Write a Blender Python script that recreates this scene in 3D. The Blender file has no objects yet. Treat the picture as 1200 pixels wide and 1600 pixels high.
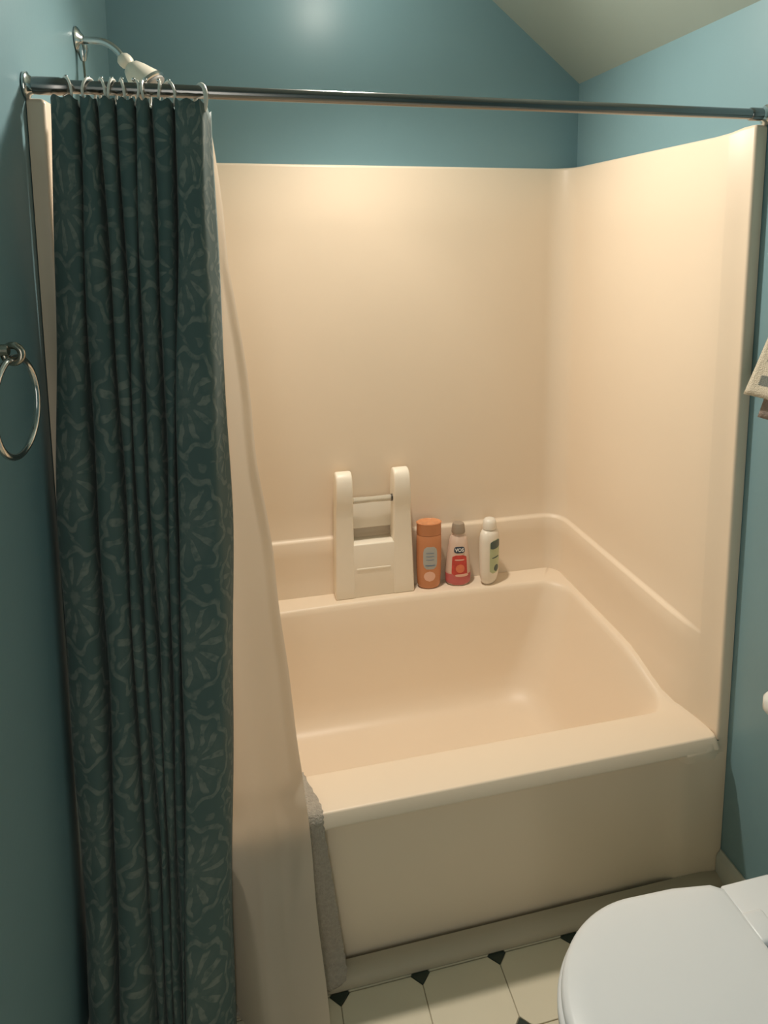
import bpy, bmesh, math, random
from math import sin, cos, pi, sqrt, floor, exp
from mathutils import Vector, Matrix

# ---------------------------------------------------------------- camera, world, exposure
S = bpy.context.scene
COL = S.collection
cam_d = bpy.data.cameras.new('camera'); cam = bpy.data.objects.new('camera', cam_d); COL.objects.link(cam)
S.camera = cam
YAW, PIT, ROL = 0.218791, -0.127792, -0.007552
FPX, PY = 1020.83, 506.35
fw = Vector((sin(YAW)*cos(PIT), cos(YAW)*cos(PIT), sin(PIT)))
rt = Vector((cos(YAW), -sin(YAW), 0)); up = rt.cross(fw)
r2 = rt*cos(ROL) + up*sin(ROL); u2 = up*cos(ROL) - rt*sin(ROL)
m = Matrix((r2, u2, -fw)).transposed().to_4x4()
m.translation = Vector((0.35025, -1.28375, 1.66119))
cam.matrix_world = m
cam_d.sensor_fit = 'VERTICAL'; cam_d.sensor_height = 32.0
cam_d.lens = FPX/1600*32.0
cam_d.shift_y = -(800-PY)/1600
cam_d.clip_start = 0.02

w = bpy.data.worlds.new('world'); S.world = w; w.use_nodes = True
w.node_tree.nodes['Background'].inputs[0].default_value = (0.6, 0.7, 0.8, 1)
w.node_tree.nodes['Background'].inputs[1].default_value = 0.02
S.view_settings.view_transform = 'Standard'; S.view_settings.look = 'None'
S.view_settings.gamma = 1; S.view_settings.use_curve_mapping = False
S.view_settings.exposure = 0.0
LAMP_COLOR = (1.0, 0.91, 0.79)
LX, LY, LZ = 0.660, 0.475, 2.485
GLOBE = 33.0               # glow of the lamp's frosted glass
sd = bpy.data.lights.new('lamp_beam', 'SPOT'); so = bpy.data.objects.new('lamp_beam', sd); COL.objects.link(so)
so.location = (LX, LY, LZ-0.062); sd.energy = 97.0; so.rotation_euler = (math.radians(-38), math.radians(-9), 0); sd.color = LAMP_COLOR; sd.spot_size = pi; sd.spot_blend = 1.0; sd.shadow_soft_size = 0.05
# added soft fill from behind the camera for the shaded sides; no doorway there
ad = bpy.data.lights.new('fill_light', 'AREA'); ao = bpy.data.objects.new('fill_light', ad); COL.objects.link(ao)
ad.shape = 'RECTANGLE'; ad.size = 0.30; ad.size_y = 1.60; ad.energy = 4.9; ad.color = (1.0, 0.93, 0.84)
ao.location = (0.19, -2.04, 1.15); ao.rotation_euler = (pi/2, 0, 0)

# ---------------------------------------------------------------- node expressions
class X:
    """a scalar socket with arithmetic"""
    nt = None
    def __init__(s, sock): s.s = sock
    @staticmethod
    def op(o, *a):
        n = X.nt.nodes.new('ShaderNodeMath'); n.operation = o
        for i, v in enumerate(a):
            if isinstance(v, X): X.nt.links.new(v.s, n.inputs[i])
            else: n.inputs[i].default_value = v
        return X(n.outputs[0])
    def __add__(a, b): return X.op('ADD', a, b)
    __radd__ = __add__
    def __sub__(a, b): return X.op('SUBTRACT', a, b)
    def __rsub__(a, b): return X.op('SUBTRACT', b, a)
    def __mul__(a, b): return X.op('MULTIPLY', a, b)
    __rmul__ = __mul__
    def __truediv__(a, b): return X.op('DIVIDE', a, b)
    def abs(a): return X.op('ABSOLUTE', a)
def xf(a): return X.op('FRACT', a)
def xfl(a): return X.op('FLOOR', a)
def xcos(a): return X.op('COSINE', a)
def xsin(a): return X.op('SINE', a)
def xatan(a, b): return X.op('ARCTAN2', a, b)
def xsq(a): return X.op('SQRT', a)
def xmax(a, b): return X.op('MAXIMUM', a, b)
def xmin(a, b): return X.op('MINIMUM', a, b)
def sstep(a, lo, hi):
    n = X.nt.nodes.new('ShaderNodeMapRange'); n.interpolation_type = 'SMOOTHSTEP'
    X.nt.links.new(a.s, n.inputs[0]); n.inputs[1].default_value = lo; n.inputs[2].default_value = hi
    return X(n.outputs[0])

# ---------------------------------------------------------------- materials
def mat(name, col, rough=0.5, metal=0.0, var=0.0, vscale=6.0, bump=0.0, bscale=60.0, spec=0.5,
        coat=0.0, trans=0.0, emit=None, estr=0.0, ior=1.45, sub=0.0, dist=0.002):
    M = bpy.data.materials.new(name); M.use_nodes = True
    nt = M.node_tree; b = nt.nodes['Principled BSDF']
    b.inputs['Base Color'].default_value = (*col, 1); b.inputs['Roughness'].default_value = rough
    b.inputs['Metallic'].default_value = metal; b.inputs['Specular IOR Level'].default_value = spec
    b.inputs['Coat Weight'].default_value = coat; b.inputs['Transmission Weight'].default_value = trans
    b.inputs['IOR'].default_value = ior
    if emit: b.inputs['Emission Color'].default_value = (*emit, 1); b.inputs['Emission Strength'].default_value = estr
    tc = nt.nodes.new('ShaderNodeTexCoord')
    if var:
        n = nt.nodes.new('ShaderNodeTexNoise'); n.inputs['Scale'].default_value = vscale; n.inputs['Detail'].default_value = 4
        nt.links.new(tc.outputs['Object'], n.inputs['Vector'])
        r = nt.nodes.new('ShaderNodeMix'); r.data_type = 'RGBA'
        r.inputs[6].default_value = (*[c*(1-var) for c in col], 1)
        r.inputs[7].default_value = (*[min(1, c*(1+var)) for c in col], 1)
        nt.links.new(n.outputs['Fac'], r.inputs[0]); nt.links.new(r.outputs[2], b.inputs['Base Color'])
    if bump:
        n = nt.nodes.new('ShaderNodeTexNoise'); n.inputs['Scale'].default_value = bscale; n.inputs['Detail'].default_value = 3
        nt.links.new(tc.outputs['Object'], n.inputs['Vector'])
        bp = nt.nodes.new('ShaderNodeBump'); bp.inputs['Strength'].default_value = bump; bp.inputs['Distance'].default_value = dist
        nt.links.new(n.outputs['Fac'], bp.inputs['Height']); nt.links.new(bp.outputs[0], b.inputs['Normal'])
    return M

M_teal   = mat('teal_wall_paint', (0.20, 0.335, 0.375), rough=0.36, var=0.03, bump=0.10, bscale=90, spec=0.45)
M_ceil   = mat('ceiling_paint', (0.34, 0.42, 0.385), rough=0.7, var=0.03, bump=0.1, bscale=80)
M_acryl  = mat('almond_fibreglass', (0.85, 0.71, 0.55), rough=0.38, var=0.025, vscale=3, spec=0.4)
M_white  = mat('white_porcelain', (0.78, 0.80, 0.77), rough=0.18, spec=0.5, var=0.01)
M_lid    = mat('white_seat_plastic', (0.76, 0.80, 0.83), rough=0.32, spec=0.5, var=0.01)
M_chrome = mat('polished_chrome', (0.62, 0.63, 0.62), rough=0.14, metal=1.0, var=0.05)
M_rod    = mat('brushed_rod_metal', (0.25, 0.25, 0.245), rough=0.22, metal=1.0, var=0.06)
M_ivory  = mat('ivory_plastic', (0.80, 0.74, 0.62), rough=0.35, var=0.02)
M_caddy  = mat('white_caddy_plastic', (0.90, 0.82, 0.69), rough=0.38, var=0.02)
M_ring   = mat('white_ring_plastic', (0.72, 0.70, 0.62), rough=0.3, var=0.02)
M_tile   = mat('cream_floor_tile', (0.76, 0.69, 0.53), rough=0.35, var=0.05, vscale=9, bump=0.05)
M_dot    = mat('dark_green_tile', (0.03, 0.045, 0.035), rough=0.3, var=0.2)
M_grout  = mat('grey_tan_grout', (0.50, 0.44, 0.33), rough=0.85, var=0.1, bump=0.2)
M_trim   = mat('tan_trim_vinyl', (0.55, 0.47, 0.35), rough=0.5, var=0.05)
M_base   = mat('painted_baseboard', (0.60, 0.60, 0.53), rough=0.45, var=0.03)
M_mat    = mat('grey_terry_cloth', (0.42, 0.375, 0.315), rough=0.95, var=0.25, vscale=120, bump=0.9, bscale=260, spec=0.1, dist=0.004)
M_orange = mat('orange_bottle_plastic', (0.60, 0.25, 0.115), rough=0.25, var=0.04)
M_orcap  = mat('bright_orange_cap', (0.72, 0.31, 0.14), rough=0.3, var=0.03)
M_clear  = mat('pale_pink_shampoo_plastic', (0.74, 0.56, 0.45), rough=0.2, var=0.03)
M_pink   = mat('pink_shampoo', (0.56, 0.13, 0.13), rough=0.2, var=0.1, vscale=40)
M_grcap  = mat('taupe_cap_plastic', (0.36, 0.29, 0.22), rough=0.4, var=0.03)
M_red    = mat('red_fruit_print', (0.55, 0.06, 0.045), rough=0.35, var=0.45, vscale=55)
M_peach  = mat('peach_print', (0.72, 0.20, 0.10), rough=0.35, var=0.2, vscale=60)
M_navy   = mat('navy_print', (0.03, 0.05, 0.08), rough=0.35, var=0.1)
M_silver = mat('silver_label', (0.42, 0.43, 0.41), rough=0.35, var=0.08, vscale=50)
M_blue   = mat('grey_blue_print', (0.16, 0.22, 0.30), rough=0.4, var=0.1)
M_pblob  = mat('pale_pink_print', (0.82, 0.50, 0.38), rough=0.4, var=0.08)
M_wbot   = mat('milky_white_plastic', (0.82, 0.76, 0.66), rough=0.3, var=0.02)
M_green  = mat('pale_green_print', (0.48, 0.54, 0.33), rough=0.4, var=0.1)
M_dgreen = mat('dark_green_print', (0.07, 0.11, 0.10), rough=0.4, var=0.2, vscale=80)
M_letter = mat('white_lettering', (0.8, 0.8, 0.78), rough=0.4, var=0.01)
M_dark   = mat('dark_bracket_metal', (0.10, 0.09, 0.08), rough=0.3, metal=0.8, var=0.1)
M_nickel = mat('dull_nickel', (0.45, 0.40, 0.33), rough=0.22, metal=1.0, var=0.05)
M_bulb   = mat('lit_frosted_glass', (0.9, 0.88, 0.8), rough=0.4, emit=LAMP_COLOR, estr=GLOBE)
M_grill  = mat('grey_nozzle_face', (0.30, 0.29, 0.27), rough=0.35, var=0.2, vscale=200)
M_bar    = mat('milky_clear_bar', (0.78, 0.72, 0.60), rough=0.2, trans=0.5, var=0.01)

def cloth_material():
    """teal damask: half-dropped medallions with scalloped outlines, fanned petals and small sprigs"""
    M = bpy.data.materials.new('teal_damask_fabric'); M.use_nodes = True
    nt = M.node_tree; X.nt = nt; b = nt.nodes['Principled BSDF']
    uvn = nt.nodes.new('ShaderNodeUVMap'); uvn.uv_map = 'UVMap'
    sp = nt.nodes.new('ShaderNodeSeparateXYZ'); nt.links.new(uvn.outputs[0], sp.inputs[0])
    u = X(sp.outputs[0]); v = X(sp.outputs[1])
    ns = nt.nodes.new('ShaderNodeTexNoise'); ns.inputs['Scale'].default_value = 22; ns.inputs['Detail'].default_value = 2
    nt.links.new(uvn.outputs[0], ns.inputs['Vector'])
    wv = (X(ns.outputs['Fac']) - 0.5)
    u = u + wv*0.030; v = v + wv*0.024
    P, Q = 0.190, 0.236
    su = u/P; sv = v/Q
    half = xf(xfl(su)*0.5)
    a = (xf(su) - 0.5)*P
    bb = (xf(sv + half) - 0.5)*Q
    def medallion(a, bq, ra, rb, k, w1):
        th = xatan(bq/rb, a/ra)
        rr = xsq((a/ra)*(a/ra) + (bq/rb)*(bq/rb))*(1 + 0.07*xcos(th*k))
        ring = 1 - sstep((rr - 1).abs(), w1*0.5, w1*1.1)
        pet = sstep(xcos(th*float(k+1)) - (rr - 0.55).abs()*1.6, 0.0, 0.30)
        pet = pet*sstep(rr, 0.22, 0.32)*(1 - sstep(rr, 0.80, 0.9))
        bud = (1 - sstep(rr, 0.10, 0.18))
        return xmax(ring*0.85, xmax(pet, bud*0.8)), rr
    m1, rr1 = medallion(a, bb, 0.070, 0.094, 10, 0.07)
    a2 = P*0.5 - a.abs(); b2 = Q*0.5 - bb.abs()
    m2, rr2 = medallion(a2, b2, 0.034, 0.050, 7, 0.12)
    stem = (1 - sstep((a - xsin(bb*54.0)*0.012).abs(), 0.0015, 0.0045))*sstep(rr1, 1.05, 1.15)
    frond = sstep(xsin(a*105.0 + xsin(bb*70.0)*2.0)*xsin(bb*85.0 - a*50.0), 0.5, 0.8)*sstep(rr1, 1.08, 1.2)*sstep(rr2, 1.05, 1.2)
    inside = (1 - sstep(rr1, 0.55, 0.95))*0.22
    pat = xmax(xmax(m1, m2*0.8), xmax(stem*0.7, xmax(frond*0.6, inside)))
    n2 = nt.nodes.new('ShaderNodeTexNoise'); n2.inputs['Scale'].default_value = 60; n2.inputs['Detail'].default_value = 3
    nt.links.new(uvn.outputs[0], n2.inputs['Vector'])
    pat = pat*sstep(X(n2.outputs['Fac']), 0.22, 0.62)
    mx = nt.nodes.new('ShaderNodeMix'); mx.data_type = 'RGBA'
    mx.inputs[6].default_value = (0.088, 0.145, 0.138, 1); mx.inputs[7].default_value = (0.225, 0.265, 0.232, 1)
    nt.links.new(pat.s, mx.inputs[0]); nt.links.new(mx.outputs[2], b.inputs['Base Color'])
    b.inputs['Roughness'].default_value = 0.62; b.inputs['Specular IOR Level'].default_value = 0.3
    b.inputs['Sheen Weight'].default_value = 0.15
    # weave
    wv1 = xsin(X(sp.outputs[0])*3600.0)*xsin(X(sp.outputs[1])*3600.0)
    bp = nt.nodes.new('ShaderNodeBump'); bp.inputs['Strength'].default_value = 0.12; bp.inputs['Distance'].default_value = 0.0006
    nt.links.new((wv1 + pat*1.5).s, bp.inputs['Height']); nt.links.new(bp.outputs[0], b.inputs['Normal'])
    tr = nt.nodes.new('ShaderNodeBsdfTranslucent'); nt.links.new(mx.outputs[2], tr.inputs['Color'])
    ms = nt.nodes.new('ShaderNodeMixShader'); ms.inputs[0].default_value = 0.16
    nt.links.new(b.outputs[0], ms.inputs[1]); nt.links.new(tr.outputs[0], ms.inputs[2])
    nt.links.new(ms.outputs[0], nt.nodes['Material Output'].inputs['Surface'])
    return M
M_cloth = cloth_material()

def liner_material():
    M = mat('cloudy_vinyl_liner', (0.74, 0.66, 0.55), rough=0.42, var=0.03, vscale=5, bump=0.25, bscale=14, spec=0.35)
    nt = M.node_tree; b = nt.nodes['Principled BSDF']
    tr = nt.nodes.new('ShaderNodeBsdfTranslucent'); tr.inputs['Color'].default_value = (0.80, 0.68, 0.54, 1)
    ms = nt.nodes.new('ShaderNodeMixShader'); ms.inputs[0].default_value = 0.45
    nt.links.new(b.outputs[0], ms.inputs[1]); nt.links.new(tr.outputs[0], ms.inputs[2])
    nt.links.new(ms.outputs[0], nt.nodes['Material Output'].inputs['Surface'])
    return M
M_liner = liner_material()

def towel_material():
    """woven grey blocks across a cream towel"""
    M = bpy.data.materials.new('striped_towel_fabric'); M.use_nodes = True
    nt = M.node_tree; X.nt = nt; b = nt.nodes['Principled BSDF']
    uvn = nt.nodes.new('ShaderNodeUVMap'); uvn.uv_map = 'UVMap'
    sp = nt.nodes.new('ShaderNodeSeparateXYZ'); nt.links.new(uvn.outputs[0], sp.inputs[0])
    u = X(sp.outputs[0]); v = X(sp.outputs[1])
    inner = sstep(u, 0.065, 0.08)
    def band(lo, hi): return sstep(v, lo, lo+0.006)*(1 - sstep(v, hi-0.006, hi))
    st = xmax(band(0.075, 0.15), band(0.235, 0.275)*0.8)*inner
    mx = nt.nodes.new('ShaderNodeMix'); mx.data_type = 'RGBA'
    mx.inputs[6].default_value = (0.66, 0.60, 0.48, 1); mx.inputs[7].default_value = (0.20, 0.22, 0.20, 1)
    nt.links.new(st.s, mx.inputs[0]); nt.links.new(mx.outputs[2], b.inputs['Base Color'])
    b.inputs['Roughness'].default_value = 0.95
    n = nt.nodes.new('ShaderNodeTexNoise'); n.inputs['Scale'].default_value = 350
    tc = nt.nodes.new('ShaderNodeTexCoord'); nt.links.new(tc.outputs['Object'], n.inputs['Vector'])
    bp = nt.nodes.new('ShaderNodeBump'); bp.inputs['Strength'].default_value = 0.8; bp.inputs['Distance'].default_value = 0.003
    nt.links.new(n.outputs['Fac'], bp.inputs['Height']); nt.links.new(bp.outputs[0], b.inputs['Normal'])
    return M
M_towel = towel_material()
M_towel_grey = mat('grey_brown_towel', (0.30, 0.255, 0.225), rough=0.95, bump=0.9, bscale=350, var=0.15, vscale=100, dist=0.003)

# ---------------------------------------------------------------- object helpers
def wloc(o):
    v = Vector((0, 0, 0))
    while o: v = v + o.location; o = o.parent
    return v
def tag(o, label=None, cat=None, group=None, kind=None):
    if label: o['label'] = label
    if cat: o['category'] = cat
    if group: o['group'] = group
    if kind: o['kind'] = kind
    return o
def thing(name, loc, label, cat, group=None):
    o = bpy.data.objects.new(name, None); COL.objects.link(o); o.location = loc
    o.empty_display_size = 0.05
    return tag(o, label, cat, group)
def obj(name, V, F, m, parent=None, smooth=True, origin=None, uv=None, split=40):
    """V in world coordinates; linked as ONE mesh object"""
    me = bpy.data.meshes.new(name)
    org = Vector(origin) if origin is not None else (wloc(parent) if parent else Vector((0, 0, 0)))
    me.from_pydata([tuple(Vector(v) - org) for v in V], [], F)
    if uv:
        l = me.uv_layers.new(name='UVMap')
        for i, lp in enumerate(me.loops): l.data[i].uv = uv[lp.vertex_index]
    me.materials.append(m)
    o = bpy.data.objects.new(name, me); COL.objects.link(o)
    if parent:
        o.parent = parent; o.location = org - wloc(parent)
    else: o.location = org
    b = bmesh.new(); b.from_mesh(me); bmesh.ops.recalc_face_normals(b, faces=b.faces); b.to_mesh(me); b.free()
    if smooth:
        me.polygons.foreach_set('use_smooth', [True]*len(me.polygons))
        me.set_sharp_from_angle(angle=math.radians(split))
    return o
def boxvf(a, b):
    (x0, y0, z0), (x1, y1, z1) = a, b
    V = [(x0,y0,z0),(x1,y0,z0),(x1,y1,z0),(x0,y1,z0),(x0,y0,z1),(x1,y0,z1),(x1,y1,z1),(x0,y1,z1)]
    return V, [(0,3,2,1),(4,5,6,7),(0,1,5,4),(1,2,6,5),(2,3,7,6),(3,0,4,7)]
def merge(*parts):
    V, F = [], []
    for v, f in parts:
        n = len(V); V += list(v); F += [tuple(i+n for i in q) for q in f]
    return V, F
def bevel(o, wd, seg=3, ang=30):
    me = o.data; b = bmesh.new(); b.from_mesh(me)
    ed = [e for e in b.edges if len(e.link_faces) == 2 and e.calc_face_angle(0) > math.radians(ang)]
    bmesh.ops.bevel(b, geom=ed, offset=wd, segments=seg, profile=0.5, affect='EDGES', clamp_overlap=True)
    b.to_mesh(me); b.free()
    me.polygons.foreach_set('use_smooth', [True]*len(me.polygons)); me.set_sharp_from_angle(angle=math.radians(40))
    return o
def grid(rows, closed=False):
    """rows of equal length -> verts, faces"""
    V = [p for r in rows for p in r]; n = len(rows[0]); F = []
    for i in range(len(rows)-1):
        for j in range(n if closed else n-1):
            k = (j+1) % n
            F.append((i*n+j, i*n+k, (i+1)*n+k, (i+1)*n+j))
    return V, F
def caps(V, F, n, rows, first=True, last=True):
    if first: F.append(tuple(range(n)))
    if last: F.append(tuple(range((rows-1)*n, rows*n)))
    return V, F
def tube(pts, r, seg=14, cap=True):
    pts = [Vector(p) for p in pts]; rs = r if isinstance(r, (list, tuple)) else [r]*len(pts)
    rows = []; prev = None
    for i, p in enumerate(pts):
        t = (pts[min(i+1, len(pts)-1)] - pts[max(i-1, 0)]).normalized()
        if prev is None:
            n = t.cross(Vector((0, 0, 1)));
            if n.length < 1e-3: n = t.cross(Vector((1, 0, 0)))
        else: n = prev - t*prev.dot(t)
        n.normalize(); prev = n; b = t.cross(n)
        rows.append([p + (n*cos(a) + b*sin(a))*rs[i] for a in [2*pi*k/seg for k in range(seg)]])
    V, F = grid(rows, True)
    return caps(V, F, seg, len(rows)) if cap else (V, F)
def lathe(prof, c, ax=(0, 0, 1), seg=32, sx=1, sy=1):
    """prof: (r, h) along ax from c"""
    c = Vector(c); ax = Vector(ax).normalized()
    n = ax.cross(Vector((0, 1, 0)))
    if n.length < 1e-3: n = ax.cross(Vector((1, 0, 0)))
    n.normalize(); b = ax.cross(n)
    rows = [[c + ax*h + (n*cos(a)*sx + b*sin(a)*sy)*max(r, 1e-5) for a in [2*pi*k/seg for k in range(seg)]] for r, h in prof]
    V, F = grid(rows, True); return caps(V, F, seg, len(rows))
def torus(c, R, r, ax, seg=32, s2=10, a0=0, a1=2*pi, e1=None):
    ax = Vector(ax).normalized(); c = Vector(c)
    n = e1 if e1 is not None else ax.cross(Vector((0, 0, 1)))
    n = Vector(n).normalized(); b = ax.cross(n); rows = []
    full = abs(a1-a0-2*pi) < 1e-6
    cnt = seg if full else seg+1
    for i in range(cnt):
        a = a0 + (a1-a0)*i/seg; d = n*cos(a) + b*sin(a)
        rows.append([c + d*(R + r*cos(q)) + ax*r*sin(q) for q in [2*pi*k/s2 for k in range(s2)]])
    if full: rows.append(rows[0])
    V, F = grid(rows, True)
    if not full: caps(V, F, s2, len(rows))
    return V, F
def cr(pts, n):
    """Catmull-Rom through 2D/3D points, n samples per span"""
    P = [Vector(p) for p in pts]; P = [P[0]*2-P[1]] + P + [P[-1]*2-P[-2]]; out = []
    for i in range(1, len(P)-2):
        for k in range(n):
            t = k/n; a, b, c, d = P[i-1:i+3]
            out.append(0.5*((2*b) + (c-a)*t + (2*a-5*b+4*c-d)*t*t + (3*b-a-3*c+d)*t**3))
    out.append(P[-2]); return out
def ss(x, a, b):
    t = max(0, min(1, (x-a)/(b-a))); return t*t*(3-2*t)
def lerp(a, b, t): return a + (b-a)*t
def interp(tab, z):
    """tab: ascending (z, value)"""
    if z <= tab[0][0]: return tab[0][1]
    for (z0, v0), (z1, v1) in zip(tab, tab[1:]):
        if z <= z1: return v0 + (v1-v0)*(z-z0)/(z1-z0)
    return tab[-1][1]

# ---------------------------------------------------------------- room shell
W, YB, YF = 1.52, 0.850, -2.05
KNEE, SL, FLAT = 2.19, 0.778, 2.62
XF = W - (FLAT-KNEE)/SL
def shell(name, V, F, m):
    return tag(obj(name, V, F, m, smooth=False), kind='structure')
T = 0.06
V, F = boxvf((-T, YF, 0), (0, YB+T, FLAT)); shell('wall_left', V, F, M_teal)
V, F = boxvf((W, YF, 0), (W+T, YB+T, KNEE)); shell('wall_right', V, F, M_teal)
gv = [(0,0),(W,0),(W,KNEE),(XF,FLAT),(0,FLAT)]
def gable(y0, y1):
    V = [(x, y0, z) for x, z in gv] + [(x, y1, z) for x, z in gv]
    return V, [(0,1,2,3,4), (9,8,7,6,5)] + [(i, i+5, (i+1)%5+5, (i+1)%5) for i in range(5)]
V, F = gable(YB, YB+T); shell('wall_back', V, F, M_teal)
V, F = gable(YF-T, YF); shell('wall_front', V, F, M_teal)
# ceiling: flat part, softly rounded bend, slope down to the low right wall
cp = [(-T, FLAT), (XF-0.10, FLAT)]
for k in range(1, 8):
    t = k/8; x = lerp(XF-0.10, XF+0.08, t); cp.append((x, FLAT - SL*0.08*t*t))
cp += [(XF+0.08, FLAT-SL*0.08), (W, KNEE), (W+T, KNEE-SL*T)]
rows = [[(x, YF-T, z) for x, z in cp], [(x, YB+T, z) for x, z in cp], [(x, YB+T, z+0.05) for x, z in cp], [(x, YF-T, z+0.05) for x, z in cp]]
rows.append(rows[0]); V, F = grid(rows)
n = len(cp); F.append((0, n, 2*n, 3*n)); F.append((n-1, 4*n-1, 3*n-1, 2*n-1))
o = obj('ceiling', V, F, M_ceil, smooth=True, split=30); tag(o, kind='structure')

# floor: grout bed with separate tiles (corners clipped for the dark dots)
V, F = boxvf((-T, YF-T, -0.05), (W+T, YB+T, -0.0035)); floor_o = shell('floor', V, F, M_grout)
DX, DY, X0, Y0, HD = 0.1855, 0.150, 0.700, -0.040, 0.0215
G = 0.0016
def prism(pts, z0, z1):
    n = len(pts); V = [(x, y, z0) for x, y in pts] + [(x, y, z1) for x, y in pts]
    return V, [tuple(range(n))[::-1], tuple(range(n, 2*n))] + [(i, (i+1)%n, (i+1)%n+n, i+n) for i in range(n)]
def bev_prism(pts, z0, z1, bw):
    cx = sum(p[0] for p in pts)/len(pts); cy = sum(p[1] for p in pts)/len(pts); n = len(pts)
    ins = [(x + (cx-x)*bw/max(1e-6, math.hypot(cx-x, cy-y)), y + (cy-y)*bw/max(1e-6, math.hypot(cx-x, cy-y))) for x, y in pts]
    rows = [[(x, y, z0) for x, y in pts], [(x, y, z1-bw*.6) for x, y in pts], [(x, y, z1) for x, y in ins]]
    V, F = grid(rows, True); F.append(tuple(range(2*n, 3*n))); return V, F
def clip_poly(pts, x0, x1, y1):
    def cut(P, inside, isect):
        out = []
        for i, b in enumerate(P):
            a = P[i-1]
            if inside(b):
                if not inside(a): out.append(isect(a, b))
                out.append(b)
            elif inside(a): out.append(isect(a, b))
        return out
    fx = lambda v: (lambda a, b: (v, a[1]+(b[1]-a[1])*(v-a[0])/(b[0]-a[0])))
    fy = lambda v: (lambda a, b: (a[0]+(b[0]-a[0])*(v-a[1])/(b[1]-a[1]), v))
    for ins, iz in ((lambda p: p[0] >= x0, fx(x0)), (lambda p: p[0] <= x1, fx(x1)), (lambda p: p[1] <= y1, fy(y1))):
        pts = cut(pts, ins, iz)
        if len(pts) < 3: return None
    return pts
def piece(name, pts, m, z):
    pts = clip_poly(pts, 0.001, W-0.001, -0.036)
    if not pts: return
    V, F = bev_prism(pts, -0.0034, z, 0.0012)
    obj(name, V, F, m, floor_o, smooth=False, origin=(sum(p[0] for p in pts)/len(pts), sum(p[1] for p in pts)/len(pts), 0))
for i in range(-5, 7):
    for j in range(-13, 2):
        ax, ay = X0 + i*DX, Y0 + j*DY
        if ay < YF+0.02: continue
        h = HD + G; x1, y1 = ax+DX, ay+DY; g = G/2*1.3
        piece('floor_tile', [(ax+h, ay+g), (x1-h, ay+g), (x1-g, ay+h), (x1-g, y1-h), (x1-h, y1-g), (ax+h, y1-g), (ax+g, y1-h), (ax+g, ay+h)], M_tile, 0.0)
        piece('dot_tile', [(ax-HD, ay), (ax, ay-HD), (ax+HD, ay), (ax, ay+HD)], M_dot, -0.0003)

# quarter-round strip along the foot of the tub, baseboards
prof = [(0.0, 0.0), (-0.034, 0.0), (-0.034, 0.006)] + [(-0.034 + 0.034*(1-cos(a)), 0.006 + 0.024*sin(a)) for a in [k*pi/16 for k in range(1, 9)]]
prof = [(y-0.0015 if y < -0.001 else y+0.004, z) for y, z in prof]
rows = [[(x, y, z) for y, z in prof] for x in (0.002, W-0.002)]
V, F = grid(rows, True); caps(V, F, len(prof), 2)
o = obj('trim_1', V, F, M_trim); tag(o, kind='structure')
bp = [(0, 0), (-0.014, 0), (-0.014, 0.070), (-0.011, 0.080), (-0.006, 0.084), (-0.004, 0.090), (0, 0.090)]
rows = [[(W+x, y, z) for x, z in bp] for y in (-0.002, YF)]
V, F = grid(rows, True); caps(V, F, len(bp), 2); tag(obj('baseboard_right', V, F, M_base), kind='structure')
rows = [[(-x, y, z) for x, z in bp] for y in (-0.002, YF)]
V, F = grid(rows, True); caps(V, F, len(bp), 2); tag(obj('baseboard_left', V, F, M_base), kind='structure')

V, F = merge(boxvf((0.03, YF+0.001, 0.10), (0.07, YF+0.02, 1.97)), boxvf((0.36, YF+0.001, 0.0), (0.43, YF+0.02, 2.04)), boxvf((0.03, YF+0.001, 1.97), (0.36, YF+0.02, 2.04)))
tag(obj('trim_2', V, F, M_base, smooth=False), kind='structure')  # casing strips added to frame the fill light; the wall behind is solid

# ---------------------------------------------------------------- ceiling lamp above the tub
lamp = thing('ceiling_lamp', (LX, LY, FLAT), 'round ceiling lamp with frosted glass globe above the bathtub', 'lamp')
V, F = lathe([(0.07, 0), (0.07, -0.012), (0.055, -0.03), (0.035, -0.045), (0.035, -0.085), (0.03, -0.09)], (LX, LY, FLAT-0.001))
obj('canopy', V, F, M_ivory, lamp)
R = 0.055
V, F = lathe([(R*sin(a), -R*cos(a)) for a in [pi*k/16 for k in range(17)]], (LX, LY, LZ), seg=24)
obj('glass_globe', V, F, M_bulb, lamp)

# ---------------------------------------------------------------- one-piece tub and surround
tub = thing('bathtub', (W/2, 0.42, 0), 'almond moulded bathtub with tall matching surround walls in one piece', 'bathtub')
XI = 0.043                                        # side panel thickness (front jamb)
YI = 0.830                                        # face of the back panel
RC = 0.075
def plan_half():
    """right half plan: outer wall -> front face -> jamb -> side panel -> rounded corner; (x, y, nx, ny)"""
    pts = [(W-0.001, 0.0, 0, -1), (W-0.020, 0.0, 0, -1), (1.497, 0.0, 0, -1)]
    for k in range(1, 6):
        a = k*pi/12; pts.append((1.497 - 0.008*sin(a*1.2), 0.008 - 0.008*cos(a*1.2), -sin(a*1.2), -cos(a*1.2)))
    pts += [(1.4885, 0.016, -1, -.2), (1.4845, 0.036, -1, -.2), (1.4780, 0.064, -1, 0), (W-XI, 0.070, -1, 0)]
    for k in range(1, 15): pts.append((W-XI, lerp(0.075, YI-RC, k/15), -1, 0))
    for k in range(0, 9):
        a = k*pi/16; pts.append((W-XI-RC + RC*cos(a), YI-RC + RC*sin(a), -cos(a), -sin(a)))
    return pts
right = plan_half()
left = [(W-x, y, -nx, ny) for x, y, nx, ny in right]
mid = [(lerp(W-XI-RC, XI+RC, k/16), YI, 0, -1) for k in range(1, 16)]
plan = right + mid + left[::-1]
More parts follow.
